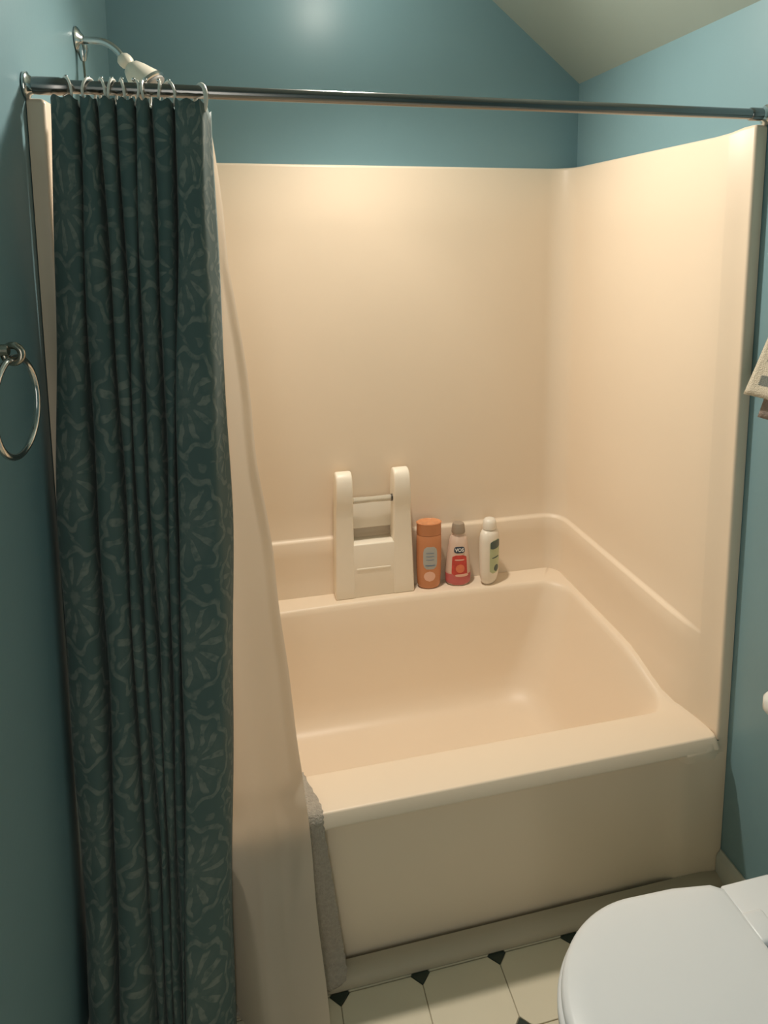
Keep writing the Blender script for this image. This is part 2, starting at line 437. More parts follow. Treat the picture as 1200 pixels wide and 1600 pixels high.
def level(z, d, lipw=0.0):
    row = []
    for x, y, nx, ny in plan:
        wgt = ss(y, 0.055, 0.15)
        zz = z
        if z > 1.7: zz = z + 0.011*(1-ss(y, 0.02, 0.09))
        if d < 0: xx, yy = x + nx*d, y + ny*d
        else: xx, yy = x + nx*d*wgt, y + ny*d*wgt
        row.append((min(max(xx, 0.0012), W-0.0012), min(yy, YB-0.0012), zz))
    return row
rows = [level(1.893, -0.045), level(1.899, -0.020), level(1.901, -0.008), level(1.899, -0.003), level(1.892, 0.0)]
for z in (1.7, 1.4, 1.1, 0.9, 0.75): rows.append(level(z, 0.0))
rows += [level(0.664, 0.0), level(0.6605, 0.001), level(0.657, 0.005), level(0.6535, 0.010), level(0.649, 0.0125), level(0.60, 0.013), level(0.53, 0.015), level(0.50, 0.018), level(0.44, 0.030), level(0.403, 0.030)]
V, F = grid(rows)
obj('surround_panel', V, F, M_acryl, tub, split=50)
def rrect(x0, x1, y0, y1, rad, n=10, m=14):
    pts = []
    cs = [(x1-rad[0], y0+rad[0], -pi/2, rad[0]), (x1-rad[1], y1-rad[1], 0, rad[1]), (x0+rad[2], y1-rad[2], pi/2, rad[2]), (x0+rad[3], y0+rad[3], pi, rad[3])]
    arcs = [[(cx + r*cos(a0 + k*pi/2/n), cy + r*sin(a0 + k*pi/2/n)) for k in range(n+1)] for cx, cy, a0, r in cs]
    for i in range(4):
        A = arcs[i]; B = arcs[(i+1) % 4]; pts += A
        for k in range(1, m): pts.append((lerp(A[-1][0], B[0][0], k/m), lerp(A[-1][1], B[0][1], k/m)))
    return pts
def deckz(y): return 0.417 + 0.045*ss(y, 0.10, 0.34)
def loop(x0, x1, y0, y1, r, dz=0.0, absz=None, bow=0.0):
    out = []
    for x, y in rrect(x0, x1, y0, y1, r):
        if bow and y > (y0+y1)/2: y += bow*(1-((x-0.76)/0.66)**2)*ss(y, y1-0.12, y1)
        out.append((x, y, (deckz(y)+dz) if absz is None else absz + dz))
    return out
R4 = lambda r: (r, r, r, r)
rows = [loop(0.030, W-0.030, 0.006, YI, (0.014, .05, .05, .014), -0.030),
        loop(0.028, W-0.028, -0.0130, YI, (0.014, .05, .05, .014), -0.030),
        loop(0.027, W-0.027, -0.0150, YI, (0.014, .05, .05, .014), -0.027),
        loop(0.027, W-0.027, -0.0145, YI, (0.014, .05, .05, .014), -0.024),
        loop(0.034, W-0.034, -0.0035, YI, (0.012, .05, .05, .012), -0.003),
        loop(0.035, W-0.035, -0.002, YI, (0.012, .05, .05, .012), -0.0006),
        loop(0.038, W-0.038, 0.002, YI, (0.012, .05, .05, .012), 0.0),
        loop(0.085, W-0.082, 0.100, 0.716, (.06, .075, .075, .06), 0.002, bow=0.024),
        loop(0.089, W-0.087, 0.106, 0.711, (.06, .075, .075, .06), 0.0, bow=0.024),
        loop(0.094, W-0.093, 0.112, 0.706, (.06, .075, .075, .06), -0.006, bow=0.024),
        loop(0.097, W-0.098, 0.116, 0.702, (.062, .08, .08, .062), -0.018, bow=0.023),
        loop(0.105, W-0.120, 0.124, 0.690, (.07, .09, .09, .07), absz=0.36, bow=0.020),
        loop(0.118, W-0.160, 0.136, 0.672, (.08, .10, .10, .08), absz=0.27, bow=0.012),
        loop(0.135, W-0.200, 0.150, 0.655, (.09, .11, .11, .09), absz=0.19, bow=0.005),
        loop(0.150, W-0.222, 0.165, 0.642, (.10, .12, .12, .10), absz=0.150),
        loop(0.170, W-0.248, 0.185, 0.620, (.11, .12, .12, .11), absz=0.122),
        loop(0.200, W-0.285, 0.215, 0.590, (.12, .12, .12, .12), absz=0.108),
        loop(0.270, W-0.350, 0.270, 0.530, (.12, .12, .12, .12), absz=0.104),
        loop(0.420, W-0.480, 0.360, 0.440, (.035, .035, .035, .035), absz=0.100)]
V, F = grid(rows, True); n = len(rows[0]); F.append(tuple(range((len(rows)-1)*n, len(rows)*n)))
obj('basin', V, F, M_acryl, tub, split=60)
# front apron: slightly recessed field, raised ends, soft horizontal swell
ap = [];
NXA = 60
for zi, z in enumerate([0.001, 0.03, 0.06, 0.075, 0.09, 0.12, 0.15, 0.2, 0.25, 0.3, 0.35, 0.3655, 0.3675, 0.3695, 0.378, 0.386, 0.392, 0.396, 0.404]):
    row = []
    for k in range(NXA+1):
        x = lerp(0.0012, W-0.0012, k/NXA)
        e = min(ss(x, 0.10, 0.16), 1-ss(x, W-0.165, W-0.135))
        y = 0.004 + 0.010*e + 0.003*ss(z, 0.10, 0.15)*e
        y -= (0.021-0.011*ss(z, 0.384, 0.412))*(1-e)*ss(z, 0.3655, 0.3695)*(1-ss(abs(x-W/2), W/2-0.045, W/2-0.03)); y -= 0.0046*ss(abs(x-W/2), W/2-0.06, W/2-0.03)
        row.append((x, y, z))
    ap.append(row)
V, F = grid(ap); obj('apron', V, F, M_acryl, tub, split=50)

# ---------------------------------------------------------------- curtain rod, rings
ZR = 1.9325; YR = 0.0
rod = thing('curtain_rod', (0, YR, ZR), 'long dark metal tension rod spanning wall to wall above the tub', 'curtain rod')
V, F = tube([(0.055, YR, ZR), (W-0.02, YR, ZR-0.0)], 0.0118, 20); obj('outer_tube', V, F, M_rod, rod)
V, F = lathe([(0.0125, 0.0), (0.0150, 0.002), (0.0155, 0.01), (0.0155, 0.045), (0.0145, 0.048), (0.0145, 0.058), (0.0125, 0.062)], (0.012, YR, ZR), (1, 0, 0)); obj('sleeve', V, F, M_rod, rod)
for x, s in ((0.0012, 1), (W-0.0012, -1)):
    V, F = lathe([(0.023, 0), (0.0235, 0.002), (0.0225, 0.005), (0.017, 0.008), (0.0145, 0.013), (0.0125, 0.02)], (x, YR, ZR), (s, 0, 0)); obj('end_flange', V, F, M_chrome, rod)
V, F = lathe([(0.0118, 0), (0.0142, 0.003), (0.0142, 0.028), (0.012, 0.03)], (W-0.05, YR, ZR), (1, 0, 0)); obj('collar', V, F, M_rod, rod)

ring_x = [0.068, 0.104, 0.126, 0.143, 0.160, 0.180, 0.200, 0.222, 0.240]
ang = [0.5, -0.3, 0.35, -0.15, 0.25, 0.45, -0.2, 0.1, 0.5]
ordn = ['first', 'second', 'third', 'fourth', 'fifth', 'sixth', 'seventh', 'eighth', 'ninth']
for i, (x, a) in enumerate(zip(ring_x, ang)):
    c = (x, YR, ZR-0.0070)
    r_ = thing('curtain_ring', c, 'small glossy curtain ring bunched on the rod, %s from the left wall' % ordn[i], 'curtain ring', 'bunched curtain rings')
    V, F = torus(c, 0.0224, 0.0025, (cos(a), sin(a), 0.12*(-1)**i), 30, 8); obj('loop', V, F, M_ring, r_)
    V, F = lathe([(0.0035*sin(q), -0.0035*cos(q)) for q in [pi*k/8 for k in range(9)]], (x, YR-0.003, ZR+0.0165), seg=12); obj('bead', V, F, M_chrome, r_)
c = (0.294, YR, ZR-0.0135)
r_ = thing('curtain_ring', c, 'large ivory curtain ring at the right edge of the gathered curtain', 'curtain ring')
V, F = torus(c, 0.0262, 0.0042, (cos(0.42), sin(0.42), 0.0), 36, 10); obj('loop', V, F, M_ring, r_)

# ---------------------------------------------------------------- teal curtain (a pleated sheet)
top = [(0.040, -0.002), (0.046, -0.026), (0.066, -0.031), (0.083, -0.024), (0.0865, 0.006),
       (0.091, -0.022), (0.104, -0.031), (0.117, -0.024), (0.122, 0.006),
       (0.126, -0.024), (0.135, -0.031), (0.144, -0.024), (0.148, 0.006),
       (0.152, -0.022), (0.164, -0.030), (0.176, -0.022), (0.180, 0.006),
       (0.184, -0.022), (0.195, -0.029), (0.207, -0.022), (0.211, 0.006),
       (0.215, -0.024), (0.228, -0.033), (0.243, -0.026), (0.248, 0.004),
       (0.252, -0.034), (0.262, -0.040), (0.282, -0.038), (0.295, -0.032), (0.305, -0.010), (0.315, 0.012)]
bot = [(0.006, -0.016), (0.014, -0.078), (0.040, -0.098), (0.060, -0.088), (0.070, -0.048),
       (0.078, -0.085), (0.103, -0.096), (0.128, -0.084), (0.137, -0.048),
       (0.140, -0.062), (0.146, -0.066), (0.152, -0.062), (0.156, -0.048),
       (0.159, -0.060), (0.165, -0.064), (0.170, -0.060), (0.173, -0.048),
       (0.175, -0.058), (0.179, -0.062), (0.183, -0.058), (0.185, -0.048),
       (0.187, -0.060), (0.190, -0.068), (0.193, -0.064), (0.194, -0.050),
       (0.196, -0.090), (0.206, -0.098), (0.240, -0.090), (0.272, -0.074), (0.286, -0.062), (0.290, -0.046)]
midp = [(0.010, -0.002), (0.018, -0.050), (0.050, -0.070), (0.072, -0.060), (0.080, -0.020),
        (0.086, -0.056), (0.102, -0.066), (0.120, -0.056), (0.127, -0.020),
        (0.131, -0.048), (0.138, -0.054), (0.146, -0.048), (0.151, -0.020),
        (0.155, -0.046), (0.161, -0.051), (0.168, -0.046), (0.172, -0.020),
        (0.176, -0.048), (0.186, -0.056), (0.197, -0.050), (0.203, -0.020),
        (0.206, -0.050), (0.213, -0.058), (0.221, -0.052), (0.224, -0.020),
        (0.227, -0.062), (0.236, -0.072), (0.268, -0.070), (0.296, -0.062), (0.311, -0.036), (0.320, -0.012)]
ZT, ZB = 1.914, 0.035
NZ = 90
cur = thing('shower_curtain', (0.17, -0.04, ZT), 'teal damask patterned shower curtain gathered at the left end of the rod', 'shower curtain')
ct, cm, cb = cr([(*p, 0) for p in top], 5), cr([(*p, 0) for p in midp], 5), cr([(*p, 0) for p in bot], 5)
L = [0.0]
for a, b in zip(cm, cm[1:]): L.append(L[-1] + (b-a).length)
i270 = 25*5+0
rows, UV = [], []
for i in range(NZ+1):
    t = i/NZ; z = lerp(ZT, ZB, t); row = []
    if t < 0.42: q = ss(t, 0, 0.42)*0.5 + t/0.42*0.5
    for j in range(len(cm)):
        if t < 0.42: p = ct[j].lerp(cm[j], q)
        else:
            q2 = (t-0.42)/0.58; q2 = 0.5*q2 + 0.5*ss(q2, 0, 1); p = cm[j].lerp(cb[j], q2)
        wob = 0.0022*sin(9*t + j*0.11) + 0.0015*sin(23*t + j*0.23 + 1.3)
        zz = z
        if i < 3:                                    # the sheet sags between its rings
            zz = z - 0.012*ss(p.y, -0.015, 0.006)*(1 - i/3) - (0.006*sin(j*0.5)**2)*(1-i/3)
        row.append((p.x + wob, p.y + wob*0.6 - 0.024*(1-ss(z, 0.10, 0.45))*ss(p.x, 0.005, 0.04), zz)); UV.append(((L[j]-L[i270])*1.0 + 0.075, (ZT-z)*1.0 + 0.045))
    rows.append(row)
V, F = grid(rows); o = obj('cloth', V, F, M_cloth, cur, uv=UV, split=80)
md = o.modifiers.new('thickness', 'SOLIDIFY'); md.thickness = 0.0009; md.offset = 0

# ---------------------------------------------------------------- clear-white liner behind it
edge = [(0.03, 0.483), (0.33, 0.462), (0.54, 0.447), (0.71, 0.428), (1.0, 0.403), (1.2, 0.377), (1.34, 0.366), (1.54, 0.345), (1.62, 0.333), (1.8, 0.318), (1.9, 0.309)]
lin = thing('curtain_liner', (0.2, 0.02, 1.905), 'cloudy off-white liner fanning out from behind the teal curtain', 'curtain liner')
rows, NU = [], 130
for i in range(101):
    t = i/100; z = lerp(1.905, 0.012, t); row = []
    xr = interp(edge, z) + 0.0018*sin(z*19) ; xl = lerp(0.075, 0.060, t)
    y0 = 0.040 - 0.058*min(1, (1.905-z)/1.42)
    amp = lerp(0.009, 0.011, t)
    for k in range(NU+1):
        s = k/NU; x = lerp(xl, xr, s)
        # tight pleats at the left, two broad folds at the free edge
        ph = 2*pi*(6*s**1.0)
        y = y0 + 0.55*amp*sin(ph)*(1-ss(s, 0.45, 0.6))
        f = ss(s, 0.50, 0.62)
        y -= f*0.016*(0.5 - 0.5*cos(2*pi*min(1, (s-0.50)/0.5)*1.0))*ss(t, 0.05, 0.6)
        y += 0.012*ss(s, 0.93, 1.0)*(1 if z > 0.47 else 0.35)*ss(t, 0.0, 0.3)
        y += 0.004*ss(s, 0.55, 0.64)*(1-ss(s, 0.66, 0.75))
        if z < 0.52: y = lerp(min(y, -0.030), y, ss(z, 0.46, 0.52)) - 0.006*(1-ss(z, 0.06, 0.30)) - (0.012 + 0.15*max(0, 0.44-z))*ss(x, 0.282, 0.36)*(1-ss(z, 0.36, 0.56))
        row.append((x, y, z))
    rows.append(row)
V, F = grid(rows); o = obj('sheet', V, F, M_liner, lin, split=80)

# ---------------------------------------------------------------- terry bath mat over the tub rim
bm_ = thing('bath_mat', (0.40, 0.0, 0.41), 'grey-beige terry bath mat draped over the tub rim beside the liner', 'bath mat')
path = [(0.158, 0.20), (0.143, 0.30), (0.131, 0.38), (0.122, 0.412), (0.105, 0.4255), (0.06, 0.4265), (0.02, 0.4265), (-0.003, 0.4245), (-0.0135, 0.414), (-0.0165, 0.395),
        (-0.0150, 0.33), (-0.0145, 0.25), (-0.0145, 0.17), (-0.016, 0.10), (-0.024, 0.066), (-0.038, 0.036), (-0.040, 0.018)]
pp = cr([(0, y, z) for y, z in path], 4)
random.seed(4)
rows = []; N = len(pp)
for side in (1, -1):
    rr = []
    for i, p in enumerate(pp):
        t = (pp[min(i+1, N-1)] - pp[max(i-1, 0)]).normalized(); nrm = Vector((0, t.z, -t.y))*-1
        h = 0.0062 if side > 0 else 0.0035
        tt = i/(N-1); xr = 0.459 + 0.031*(1-ss(p.y, -0.01, 0.12)) if p.z > 0.40 else (0.462 if p.y > 0.05 else lerp(0.490, 0.537, (0.40-p.z)/0.38))
        xr += 0.0015*sin(i*2.3)
        if p.z < 0.055 and p.y < 0: xr -= 0.030*(1-sqrt(max(0, 1-((0.055-p.z)/0.036)**2)))
        row = []
        for k in range(25):
            s = k/24; x = lerp(0.14, xr, s)
            taper = sqrt(max(0.0, 1 - max(0, (s-0.965)/0.035)**2)) if s > 0.965 else 1
            row.append(Vector((x, p.y, p.z)) + nrm*side*h*max(0.05, taper))
        rr.append(row)
    rows.append(rr)
VA, FA = grid(rows[0]); VB, FB = grid(rows[1]); V, F = merge((VA, FA), (VB, FB))
nn = 25; off = len(VA)
for i in range(N-1):
    F.append((i*nn+24, (i+1)*nn+24, off+(i+1)*nn+24, off+i*nn+24)); F.append((i*nn, off+i*nn, off+(i+1)*nn, (i+1)*nn))
for k in range(24):
    F.append((k, k+1, off+k+1, off+k)); q = (N-1)*nn; F.append((q+k, off+q+k, off+q+k+1, q+k+1))
o = obj('terry_cloth', V, F, M_mat, bm_, split=60)

# ---------------------------------------------------------------- shower head
sh = thing('wall_shower', (0.0, 0.43, 2.125), 'ivory shower head on a curved chrome arm above the rod', 'shower')
Y = 0.43
V, F = lathe([(0.029, 0), (0.030, 0.002), (0.027, 0.006), (0.016, 0.012), (0.012, 0.016)], (0.0012, Y, 2.130), (1, 0, 0)); obj('wall_flange', V, F, M_chrome, sh)
arm = cr([(0.006, Y, 2.130), (0.030, Y, 2.130), (0.062, Y, 2.128), (0.088, Y, 2.112), (0.104, Y-0.003, 2.090)], 7)
V, F = tube(arm, 0.0085, 16); obj('arm', V, F, M_chrome, sh)
hd = Vector((0.66, -0.10, -0.72)).normalized(); c0 = Vector((0.100, Y-0.003, 2.095))
V, F = lathe([(0.010, -0.004), (0.016, 0.002), (0.0175, 0.010), (0.0165, 0.019), (0.011, 0.026)], c0, hd); obj('swivel_nut', V, F, M_ivory, sh)
V, F = lathe([(0.012, 0.024), (0.021, 0.030), (0.028, 0.044), (0.036, 0.066), (0.042, 0.082)], c0, hd); hb = obj('shower_head', V, F, M_ivory, sh)
V, F = lathe([(0.042, 0.082), (0.0455, 0.083), (0.046, 0.090), (0.043, 0.092)], c0, hd); obj('chrome_band', V, F, M_chrome, sh)
V, F = lathe([(0.039, 0.0925), (0.039, 0.097), (0.030, 0.100), (0.010, 0.1005)], c0, hd); obj('spray_face', V, F, M_grill, sh)
V, F = lathe([(0.0125, -0.001), (0.013, -0.010), (0.008, -0.030), (0.005, -0.036)], (0.014, Y-0.002, 2.118)); obj('diverter', V, F, M_chrome, sh)
V, F = tube([(0.014, Y-0.002, 2.086), (0.016, Y-0.002, 2.03), (0.019, Y-0.002, 1.95), (0.018, Y-0.002, 1.90)], 0.0028, 8); tag(obj('hanging_cord', V, F, M_nickel, sh), 'thin grey cord hanging from the shower arm')

# ---------------------------------------------------------------- moulded caddy on the ledge
ZL = 0.4625
cd = thing('bath_caddy', (0.765, 0.785, ZL), 'white moulded caddy with two upright arms and a crossbar on the tub ledge', 'caddy')
def side_arm(x0, x1, xb0, xb1):
    """an arm seen from the side is a hook: tall, leaning slightly forward, rounded at the top; x tapers outward to the foot"""
    prof = [(0.818, ZL), (0.818, 0.60), (0.818, 0.78), (0.817, 0.85), (0.812, 0.878), (0.800, 0.895), (0.785, 0.902), (0.768, 0.900), (0.755, 0.890), (0.748, 0.872),
            (0.747, 0.84), (0.750, 0.80), (0.754, 0.785), (0.758, 0.76), (0.756, 0.62), (0.755, 0.50), (0.755, ZL)]
    n = len(prof); rows = []
    for s in (0, 1):
        row = []
        for y, z in prof:
            t = (z-ZL)/(0.90-ZL)
            x = lerp(xb0, x0, t) if s == 0 else lerp(xb1, x1, t)
            row.append((x, y, z))
        rows.append(row)
    V, F = grid(rows, True); return caps(V, F, n, 2)
V, F = side_arm(0.638, 0.693, 0.632, 0.700); bevel(obj('arm', V, F, M_caddy, cd), 0.007, 3)
V, F = side_arm(0.833, 0.888, 0.830, 0.905); bevel(obj('arm', V, F, M_caddy, cd), 0.007, 3)
V, F = boxvf((0.690, 0.758, ZL), (0.840, 0.818, 0.652)); o = obj('seat', V, F, M_caddy, cd); bevel(o, 0.005, 3)
V, F = boxvf((0.704, 0.7560, 0.559), (0.822, 0.766, 0.567)); o = obj('moulded_crease', V, F, M_caddy, cd); bevel(o, 0.002, 2)
V, F = boxvf((0.692, 0.800, 0.690), (0.838, 0.818, 0.788)); o = obj('back_plate', V, F, M_caddy, cd); bevel(o, 0.003, 2)
V, F = lathe([(0.006, 0), (0.011, 0.004), (0.0105, 0.03), (0.0095, 0.07), (0.0105, 0.11), (0.011, 0.132), (0.006, 0.136)], (0.6945, 0.775, 0.800), (1, 0, 0), seg=20)
tag(obj('crossbar', V, F, M_bar, cd), 'translucent roller bar between the two arms')
V, F = lathe([(0.0115, 0), (0.0115, 0.006)], (0.826, 0.775, 0.800), (1, 0, 0), seg=20)
tag(obj('bar_socket', V, F, M_dark, cd), 'dark socket at the right end of the bar')

# ---------------------------------------------------------------- bottles
def bottle_mesh(prof, c, ax, by, rot):
    rows = []
    for r, h in prof:
        rows.append([(c[0] + (r*ax*cos(a))*cos(rot) - (r*by*sin(a))*sin(rot), c[1] + (r*ax*cos(a))*sin(rot) + (r*by*sin(a))*cos(rot), c[2]+h) for a in [2*pi*k/40 for k in range(40)]])
    V, F = grid(rows, True); return caps(V, F, 40, len(rows))
def rad_at(prof, h):
    for (r0, h0), (r1, h1) in zip(prof, prof[1:]):
        if h0 <= h <= h1 and h1 > h0: return r0 + (r1-r0)*(h-h0)/(h1-h0)
    return prof[-1][0]
def decal(prof, c, ax, by, rot, h0, h1, a0, halfw, rnd=0.3, off=0.0006, nh=12, na=10, shape=None):
    """a raised label patch following the bottle's side; halfw in metres of arc at scale r"""
    front, back = [], []
    for i in range(nh+1):
        t = i/nh; h = lerp(h0, h1, t); e = min(t, 1-t)
        k = 1.0 if e >= rnd else sqrt(max(0, 1-(1-e/rnd)**2))*0.5 + 0.5
        if shape == 'oval': k = sqrt(max(0.001, 1-(2*t-1)**2))
        hw = halfw*k; ro = []
        rf, rb = [], []
        for j in range(na+1):
            a = a0 + lerp(-hw, hw, j/na)
            for lst, of in ((rf, off), (rb, -0.001)):
                r = rad_at(prof, h); x = (r*ax+of)*cos(a); y = (r*by+of)*sin(a)
                lst.append((c[0] + x*cos(rot) - y*sin(rot), c[1] + x*sin(rot) + y*cos(rot), c[2]+h))
        front.append(rf); back.append(rb)
    A = grid(front); B = grid(back); V, F = merge(A, B); n = na+1; o = len(A[0]); R_ = nh+1
    for i in range(nh): F.append((i*n, (i+1)*n, o+(i+1)*n, o+i*n)); F.append((i*n+na, o+i*n+na, o+(i+1)*n+na, (i+1)*n+na))
    for j in range(na): F.append((j, o+j, o+j+1, j+1)); q = nh*n; F.append((q+j, q+j+1, o+q+j+1, o+q+j))
    return V, F

# orange bottle, standing next to the caddy
c = (0.962, 0.779, ZL+0.001); rot = -0.10
b1 = thing('shampoo_bottle', c, 'orange shampoo bottle with silver label, standing beside the white caddy', 'bottle', 'bottles on the tub ledge')
P1 = [(0.030, 0), (0.036, 0.003), (0.040, 0.012), (0.0425, 0.05), (0.0435, 0.10), (0.0435, 0.165), (0.043, 0.190), (0.042, 0.192)]
V, F = bottle_mesh(P1, c, 1, 0.66, rot); obj('body', V, F, M_orange, b1)
P1c = [(0.0425, 0.193), (0.0432, 0.1945), (0.0428, 0.230), (0.0445, 0.234), (0.038, 0.2345), (0.036, 0.231), (0.02, 0.2305), (0.001, 0.2305)]
V, F = bottle_mesh(P1c[:4], c, 1, 0.66, rot); cp1 = obj('cap', V, F, M_orange, b1)
V, F = bottle_mesh([(0.0425, 0.2342), (0.041, 0.2362), (0.036, 0.2362), (0.034, 0.2350), (0.001, 0.2348)], c, 1, 0.66, rot); tag(obj('cap_top', V, F, M_orcap, cp1), 'brighter orange dished top')
FR = -pi/2
V, F = decal(P1, c, 1, .66, rot, 0.075, 0.155, FR, 0.58); lb = obj('label', V, F, M_silver, b1)
V, F = decal(P1, c, 1, .66, rot, 0.086, 0.091, FR, 0.42, 0.5, 0.0012); obj('text_line', V, F, M_blue, lb)
for hh in (0.132, 0.12, 0.108):
    V, F = decal(P1, c, 1, .66, rot, hh, hh+0.002, FR-0.02, 0.34, 0.5, 0.0012); obj('text_line', V, F, M_blue, lb)
V, F = decal(P1, c, 1, .66, rot, 0.030, 0.066, FR-0.05, 0.48, shape='oval'); obj('fruit_print', V, F, M_pblob, b1)

# pink bottle in the middle
c = (1.068, 0.777, ZL+0.001); rot = -0.12
b2 = thing('shampoo_bottle', c, 'pale pink shampoo bottle with red fruit label, middle bottle on the ledge', 'bottle', 'bottles on the tub ledge')
P2 = [(0.034, 0), (0.040, 0.003), (0.0445, 0.012), (0.0445, 0.045), (0.042, 0.08), (0.038, 0.12), (0.0335, 0.15), (0.0285, 0.172), (0.020, 0.180), (0.019, 0.184)]
V, F = bottle_mesh(P2, c, 1, 0.64, rot); obj('body', V, F, M_clear, b2)
V, F = bottle_mesh([(0.0200, 0.184), (0.0232, 0.186), (0.0240, 0.190), (0.0215, 0.214), (0.0190, 0.220), (0.006, 0.222)], c, 1, 0.8, rot); tag(obj('cap', V, F, M_grcap, b2), 'taupe cap')
V, F = decal(P2, c, 1, .64, rot, 0.004, 0.046, FR, pi*0.98, 0.05, 0.0005, na=40); tag(obj('pink_base', V, F, M_pink, b2), 'deep pink lower part where the shampoo shows')
V, F = decal(P2, c, 1, .64, rot, 0.040, 0.112, FR, 0.66, 0.12, 0.0011); fl = obj('fruit_label', V, F, M_red, b2)
V, F = decal(P2, c, 1, .64, rot, 0.050, 0.080, FR+0.05, 0.36, off=0.0017, shape='oval'); obj('fruit_print', V, F, M_peach, fl)
V, F = decal(P2, c, 1, .64, rot, 0.094, 0.098, FR, 0.42, 0.5, 0.0018); obj('text_line', V, F, M_pblob, fl)
V, F = decal(P2, c, 1, .64, rot, 0.036, 0.045, FR+0.2, 0.55, 0.5, 0.0020); obj('white_swoosh', V, F, M_pblob, b2)
V, F = decal(P2, c, 1, .64, rot, 0.120, 0.142, FR, 0.52, 0.35, 0.0012); bg = obj('badge', V, F, M_navy, b2)
def text(s, size, loc, rotz, tilt, m, parent, name):
    cu = bpy.data.curves.new(name, 'FONT'); cu.body = s; cu.size = size; cu.extrude = 0.0003; cu.align_x = 'CENTER'; cu.align_y = 'CENTER'; cu.offset = 0.0004
    t = bpy.data.objects.new(name, cu); COL.objects.link(t)
    dg = bpy.context.evaluated_depsgraph_get(); me = bpy.data.meshes.new_from_object(t.evaluated_get(dg)); COL.objects.unlink(t); bpy.data.objects.remove(t)
    me.materials.clear(); me.materials.append(m)
    o = bpy.data.objects.new(name, me); COL.objects.link(o); o.parent = parent
    o.location = Vector(loc) - wloc(parent); o.rotation_euler = (pi/2+tilt, 0, rotz); return o
ry = rad_at(P2, 0.131)*0.64 + 0.0018
text('VO5', 0.0165, (c[0] + ry*sin(rot), c[1]-ry*cos(rot), c[2]+0.131), rot, -0.08, M_letter, bg, 'lettering')

# white bottle, right
c = (1.176, 0.758, ZL+0.001); rot = 0.62
b3 = thing('shampoo_bottle', c, 'milky white bottle with rounded cap and green side label, rightmost on the ledge', 'bottle', 'bottles on the tub ledge')
P3 = [(0.020, 0), (0.028, 0.002), (0.035, 0.010), (0.041, 0.026), (0.044, 0.05), (0.0445, 0.12), (0.044, 0.165), (0.041, 0.182), (0.033, 0.193), (0.024, 0.197)]
V, F = bottle_mesh(P3, c, 1, 0.66, rot); obj('body', V, F, M_wbot, b3)
V, F = bottle_mesh([(0.024, 0.1975), (0.0262, 0.199), (0.0265, 0.205), (0.0255, 0.222), (0.021, 0.231), (0.012, 0.235), (0.001, 0.236)], c, 1, 0.85, rot); obj('cap', V, F, M_wbot, b3)
A3 = -pi/2 - 0.10
V, F = decal(P3, c, 1, .66, rot, 0.045, 0.165, A3, 0.62, 0.1); sl = obj('label', V, F, M_green, b3)
V, F = decal(P3, c, 1, .66, rot, 0.134, 0.163, A3, 0.56, 0.2, 0.0014); obj('dark_square', V, F, M_dgreen, sl)
V, F = decal(P3, c, 1, .66, rot, 0.100, 0.104, A3, 0.40, 0.5, 0.0014); obj('text_line', V, F, M_dgreen, sl)
V, F = decal(P3, c, 1, .66, rot, 0.050, 0.074, A3+0.1, 0.26, off=0.0014, shape='oval'); obj('leaf_print', V, F, M_dgreen, sl)

# ---------------------------------------------------------------- towel ring on the left wall
tc_ = Vector((0.045, -0.298, 1.437))
tr_ = thing('towel_ring', (0.0, -0.31, 1.515), 'round metal towel ring on the dark left wall', 'towel ring')
V, F = lathe([(0.026, 0), (0.027, 0.003), (0.024, 0.008), (0.014, 0.013), (0.010, 0.018)], (0.0012, -0.310, 1.516), (1, 0, 0)); obj('wall_plate', V, F, M_dark, tr_)
V, F = tube([(0.012, -0.310, 1.516), (0.040, -0.310, 1.516)], 0.008, 14); obj('post', V, F, M_nickel, tr_)
V, F = torus((0.045, -0.310, 1.510), 0.012, 0.005, (0.2, 1, 0), 24, 10); obj('eyelet', V, F, M_nickel, tr_)
V, F = torus((0.045, -0.312, 1.436), 0.069, 0.0046, (1, -0.10, 0), 56, 10); obj('ring', V, F, M_chrome, tr_)

# ---------------------------------------------------------------- towel hanging on the right wall
tw = thing('hand_towel', (1.47, -0.24, 1.62), 'cream hand towel with grey woven stripes hanging by the right jamb', 'towel')
def towel_layer(z_bot_l, z_bot_r, yl_bot, yr_bot, x, dx, ztop=1.66):
    rows, UV = [], []
    for i in range(25):
        t = i/24; row = []
        for k in range(31):
            s = k/30
            yl = lerp(-0.185, yl_bot, t**1.1); yr = lerp(-0.275, yr_bot, t**1.1)
            zb = lerp(z_bot_l, z_bot_r, s)
            z = lerp(ztop, zb, t); y = lerp(yl, yr, s)
            xx = x + dx*sin(s*pi*3+0.4)*(0.35+0.65*t) - 0.012*t
            row.append((xx, y, z)); UV.append((s, 1-t))
        rows.append(row)
    V, F = grid(rows); return V, F, UV
V, F, UV = towel_layer(1.312, 1.322, -0.056, -0.42, 1.462, 0.007); o = obj('front_layer', V, F, M_towel, tw, uv=UV, split=80)
md = o.modifiers.new('thickness', 'SOLIDIFY'); md.thickness = 0.006; md.offset = 0
V, F, UV = towel_layer(1.262, 1.268, -0.074, -0.41, 1.488, 0.004); o = obj('back_layer', V, F, M_towel_grey, tw, uv=UV, split=80); tag(o, 'plain grey-brown rear layer')
md = o.modifiers.new('thickness', 'SOLIDIFY'); md.thickness = 0.006; md.offset = 0
th = thing('towel_hook', (W, -0.23, 1.66), 'metal hook on the right wall holding the hand towel', 'hook')
V, F = lathe([(0.022, 0), (0.022, 0.004), (0.012, 0.009)], (W-0.0012, -0.23, 1.665), (-1, 0, 0)); obj('wall_plate', V, F, M_chrome, th)
